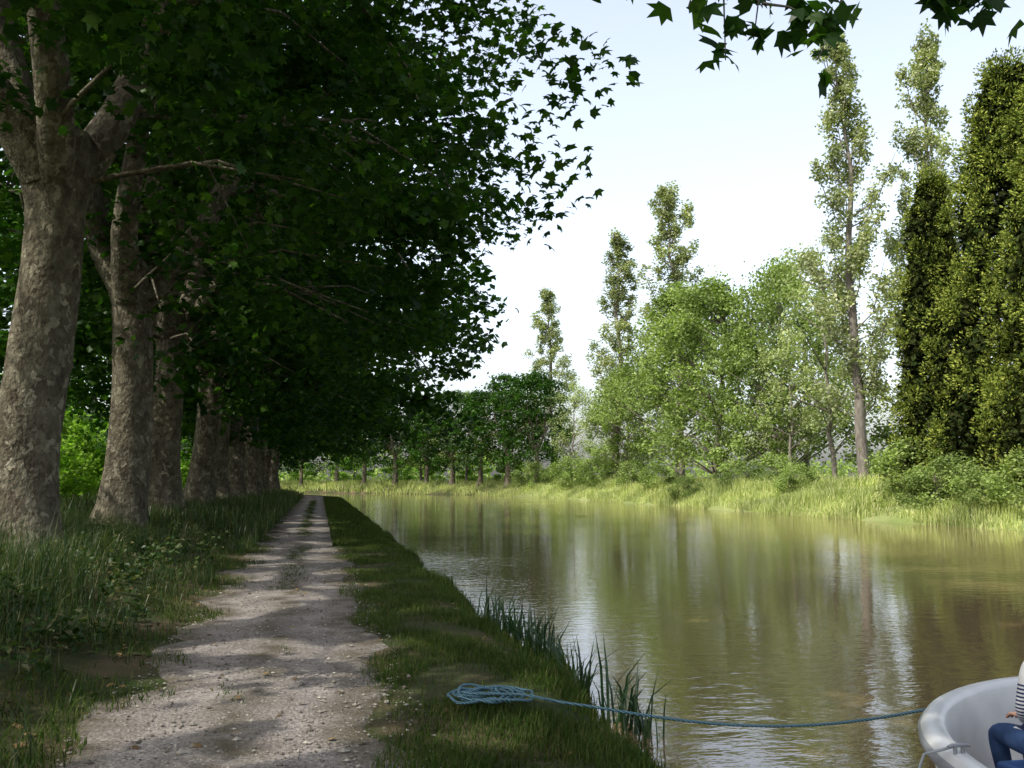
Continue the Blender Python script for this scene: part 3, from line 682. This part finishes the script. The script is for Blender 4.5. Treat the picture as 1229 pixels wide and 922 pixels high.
def skinned(name,verts,edges,radii,mats,root=0,lv=2,labels=None):
    me=bpy.data.meshes.new(name); me.from_pydata(verts,edges,[]); o=bpy.data.objects.new(name,me); COL.objects.link(o)
    o.modifiers.new('s','SKIN')
    for i,r in enumerate(radii):
        sv=me.skin_vertices[0].data[i]; sv.radius=(r,r); sv.use_root=(i==root)
    ss=o.modifiers.new('u','SUBSURF'); ss.levels=lv; ss.render_levels=lv
    dg=bpy.context.evaluated_depsgraph_get(); m2=bpy.data.meshes.new_from_object(o.evaluated_get(dg))
    bpy.data.objects.remove(o); m2.materials.clear()
    for m in mats: m2.materials.append(m)
    if labels:
        pts=[];lb=[]
        for a,b in edges:
            for t in np.linspace(0,1,7):
                pts.append(np.array(verts[a])*(1-t)+np.array(verts[b])*t); lb.append(labels[a] if t<.5 else labels[b])
        pts=np.array(pts)
        for p in m2.polygons: p.material_index=lb[int(np.argmin(np.linalg.norm(pts-np.array(p.center),axis=1)))]
    for p in m2.polygons: p.use_smooth=True
    return obj(name,m2,parent=person)
try:
    lab={'j':2,'s':1,'k':0}
    skinned('body',[(px+a,py+b,c) for a,b,c,_,_ in sk],ed,[s[3] for s in sk],[M_skin,M_shirt,M_jean],0,2,[lab[s[4]] for s in sk])
    for sgn,ox,oy,oz in((-1,.0,.23,.255),(1,.165,.33,.222)):
        hx,hy,hz=px+ox,py+oy,oz
        skinned('palm',[(hx,hy,hz),(hx,hy+.05,hz+.004),(hx,hy+.085,hz)],[(0,1),(1,2)],[.024,.03,.03],[M_skin])
        for f,(dx,ln) in enumerate([(-.028,.065),(-.01,.075),(.01,.07),(.027,.055)]):
            skinned('finger_%d'%f,[(hx+dx*.7,hy+.07,hz),(hx+dx,hy+.1+ln*.3,hz+.003),(hx+dx,hy+.1+ln*.7,hz-.012),(hx+dx,hy+.1+ln*.95,hz-.034)],[(0,1),(1,2),(2,3)],[.010,.0095,.0085,.0075],[M_skin])
        skinned('thumb',[(hx-sgn*.015,hy+.03,hz),(hx-sgn*.045,hy+.06,hz-.005),(hx-sgn*.055,hy+.09,hz-.015)],[(0,1),(1,2)],[.013,.011,.009],[M_skin])
except Exception as e:
    print('PERSON ERR',e)
mb=MB(); hc=(px,py+.03,.86)
def headf(V):
    W=V.copy(); low=np.clip(-V[...,2],0,1); W[...,0]*=1-.28*low; W[...,1]*=1-.12*low
    nose=np.exp(-((V[...,0]/.16)**2+((V[...,2]+.12)/.2)**2))*(V[...,1]>0); W[...,1]+=.22*nose
    eye=np.exp(-(((np.abs(V[...,0])-.38)/.16)**2+((V[...,2]-.05)/.12)**2))*(V[...,1]>0); W[...,1]-=.08*eye
    return W
ball(mb,hc,(.076,.095,.118),0,40,32,headf)
for s in(-1,1):
    ball(mb,(hc[0]+s*.078,hc[1]-.005,hc[2]-.005),(.01,.02,.03),0)
    ball(mb,(hc[0]+s*.029,hc[1]+.077,hc[2]+.006),(.012,.01,.007),1)
    ball(mb,(hc[0]+s*.029,hc[1]+.085,hc[2]+.006),(.005,.004,.005),2)
ball(mb,(hc[0],hc[1]+.083,hc[2]-.052),(.022,.008,.006),3)
def hairf(V):
    W=V.copy(); k=(V[...,1]>.15)&(V[...,2]<.45); W[k]*=.8; return W
ball(mb,(hc[0],hc[1]-.012,hc[2]+.02),(.086,.10,.115),2,40,32,hairf)
M_lip=pmat('lips',(.4,.15,.12),.5); M_eye=pmat('eye_white',(.75,.74,.7),.3)
obj('head',mb.mesh('head',[M_skin,M_eye,M_hair,M_lip]),parent=person)

# ---------------------------------------------------------------- light, sky, camera
sun=bpy.data.lights.new('sun','SUN'); sun.energy=5.0; sun.angle=math.radians(.5); sun.color=(1,.95,.86)
so=bpy.data.objects.new('sun',sun); COL.objects.link(so); so.rotation_euler=SD.to_track_quat('Z','Y').to_euler()
w=bpy.data.worlds.new('World'); scene.world=w; w.use_nodes=True; nt=w.node_tree; nt.nodes.clear()
sky=nt.nodes.new('ShaderNodeTexSky'); sky.sky_type='NISHITA'; sky.sun_disc=False; sky.sun_elevation=EL; sky.sun_rotation=AZ%(2*math.pi)
sky.air_density=1.0; sky.dust_density=4.0; sky.ozone_density=1.0
hs=nt.nodes.new('ShaderNodeHueSaturation'); hs.inputs['Saturation'].default_value=.55; hs.inputs['Value'].default_value=2.6
bg=nt.nodes.new('ShaderNodeBackground'); bg.inputs[1].default_value=.15
wo=nt.nodes.new('ShaderNodeOutputWorld'); nt.links.new(sky.outputs[0],hs.inputs['Color']); nt.links.new(hs.outputs[0],bg.inputs[0]); nt.links.new(bg.outputs[0],wo.inputs[0])
cam=bpy.data.cameras.new('camera'); co=bpy.data.objects.new('camera',cam); COL.objects.link(co); scene.camera=co
cam.sensor_width=36; cam.lens=33.7; cam.clip_end=4000; cam.clip_start=.05
co.location=(0,0,1.6); co.rotation_euler=(math.radians(90+5.76),0,math.radians(-11.29))
scene.view_settings.view_transform='Standard'; scene.view_settings.look='None'; scene.view_settings.exposure=0; scene.view_settings.gamma=1
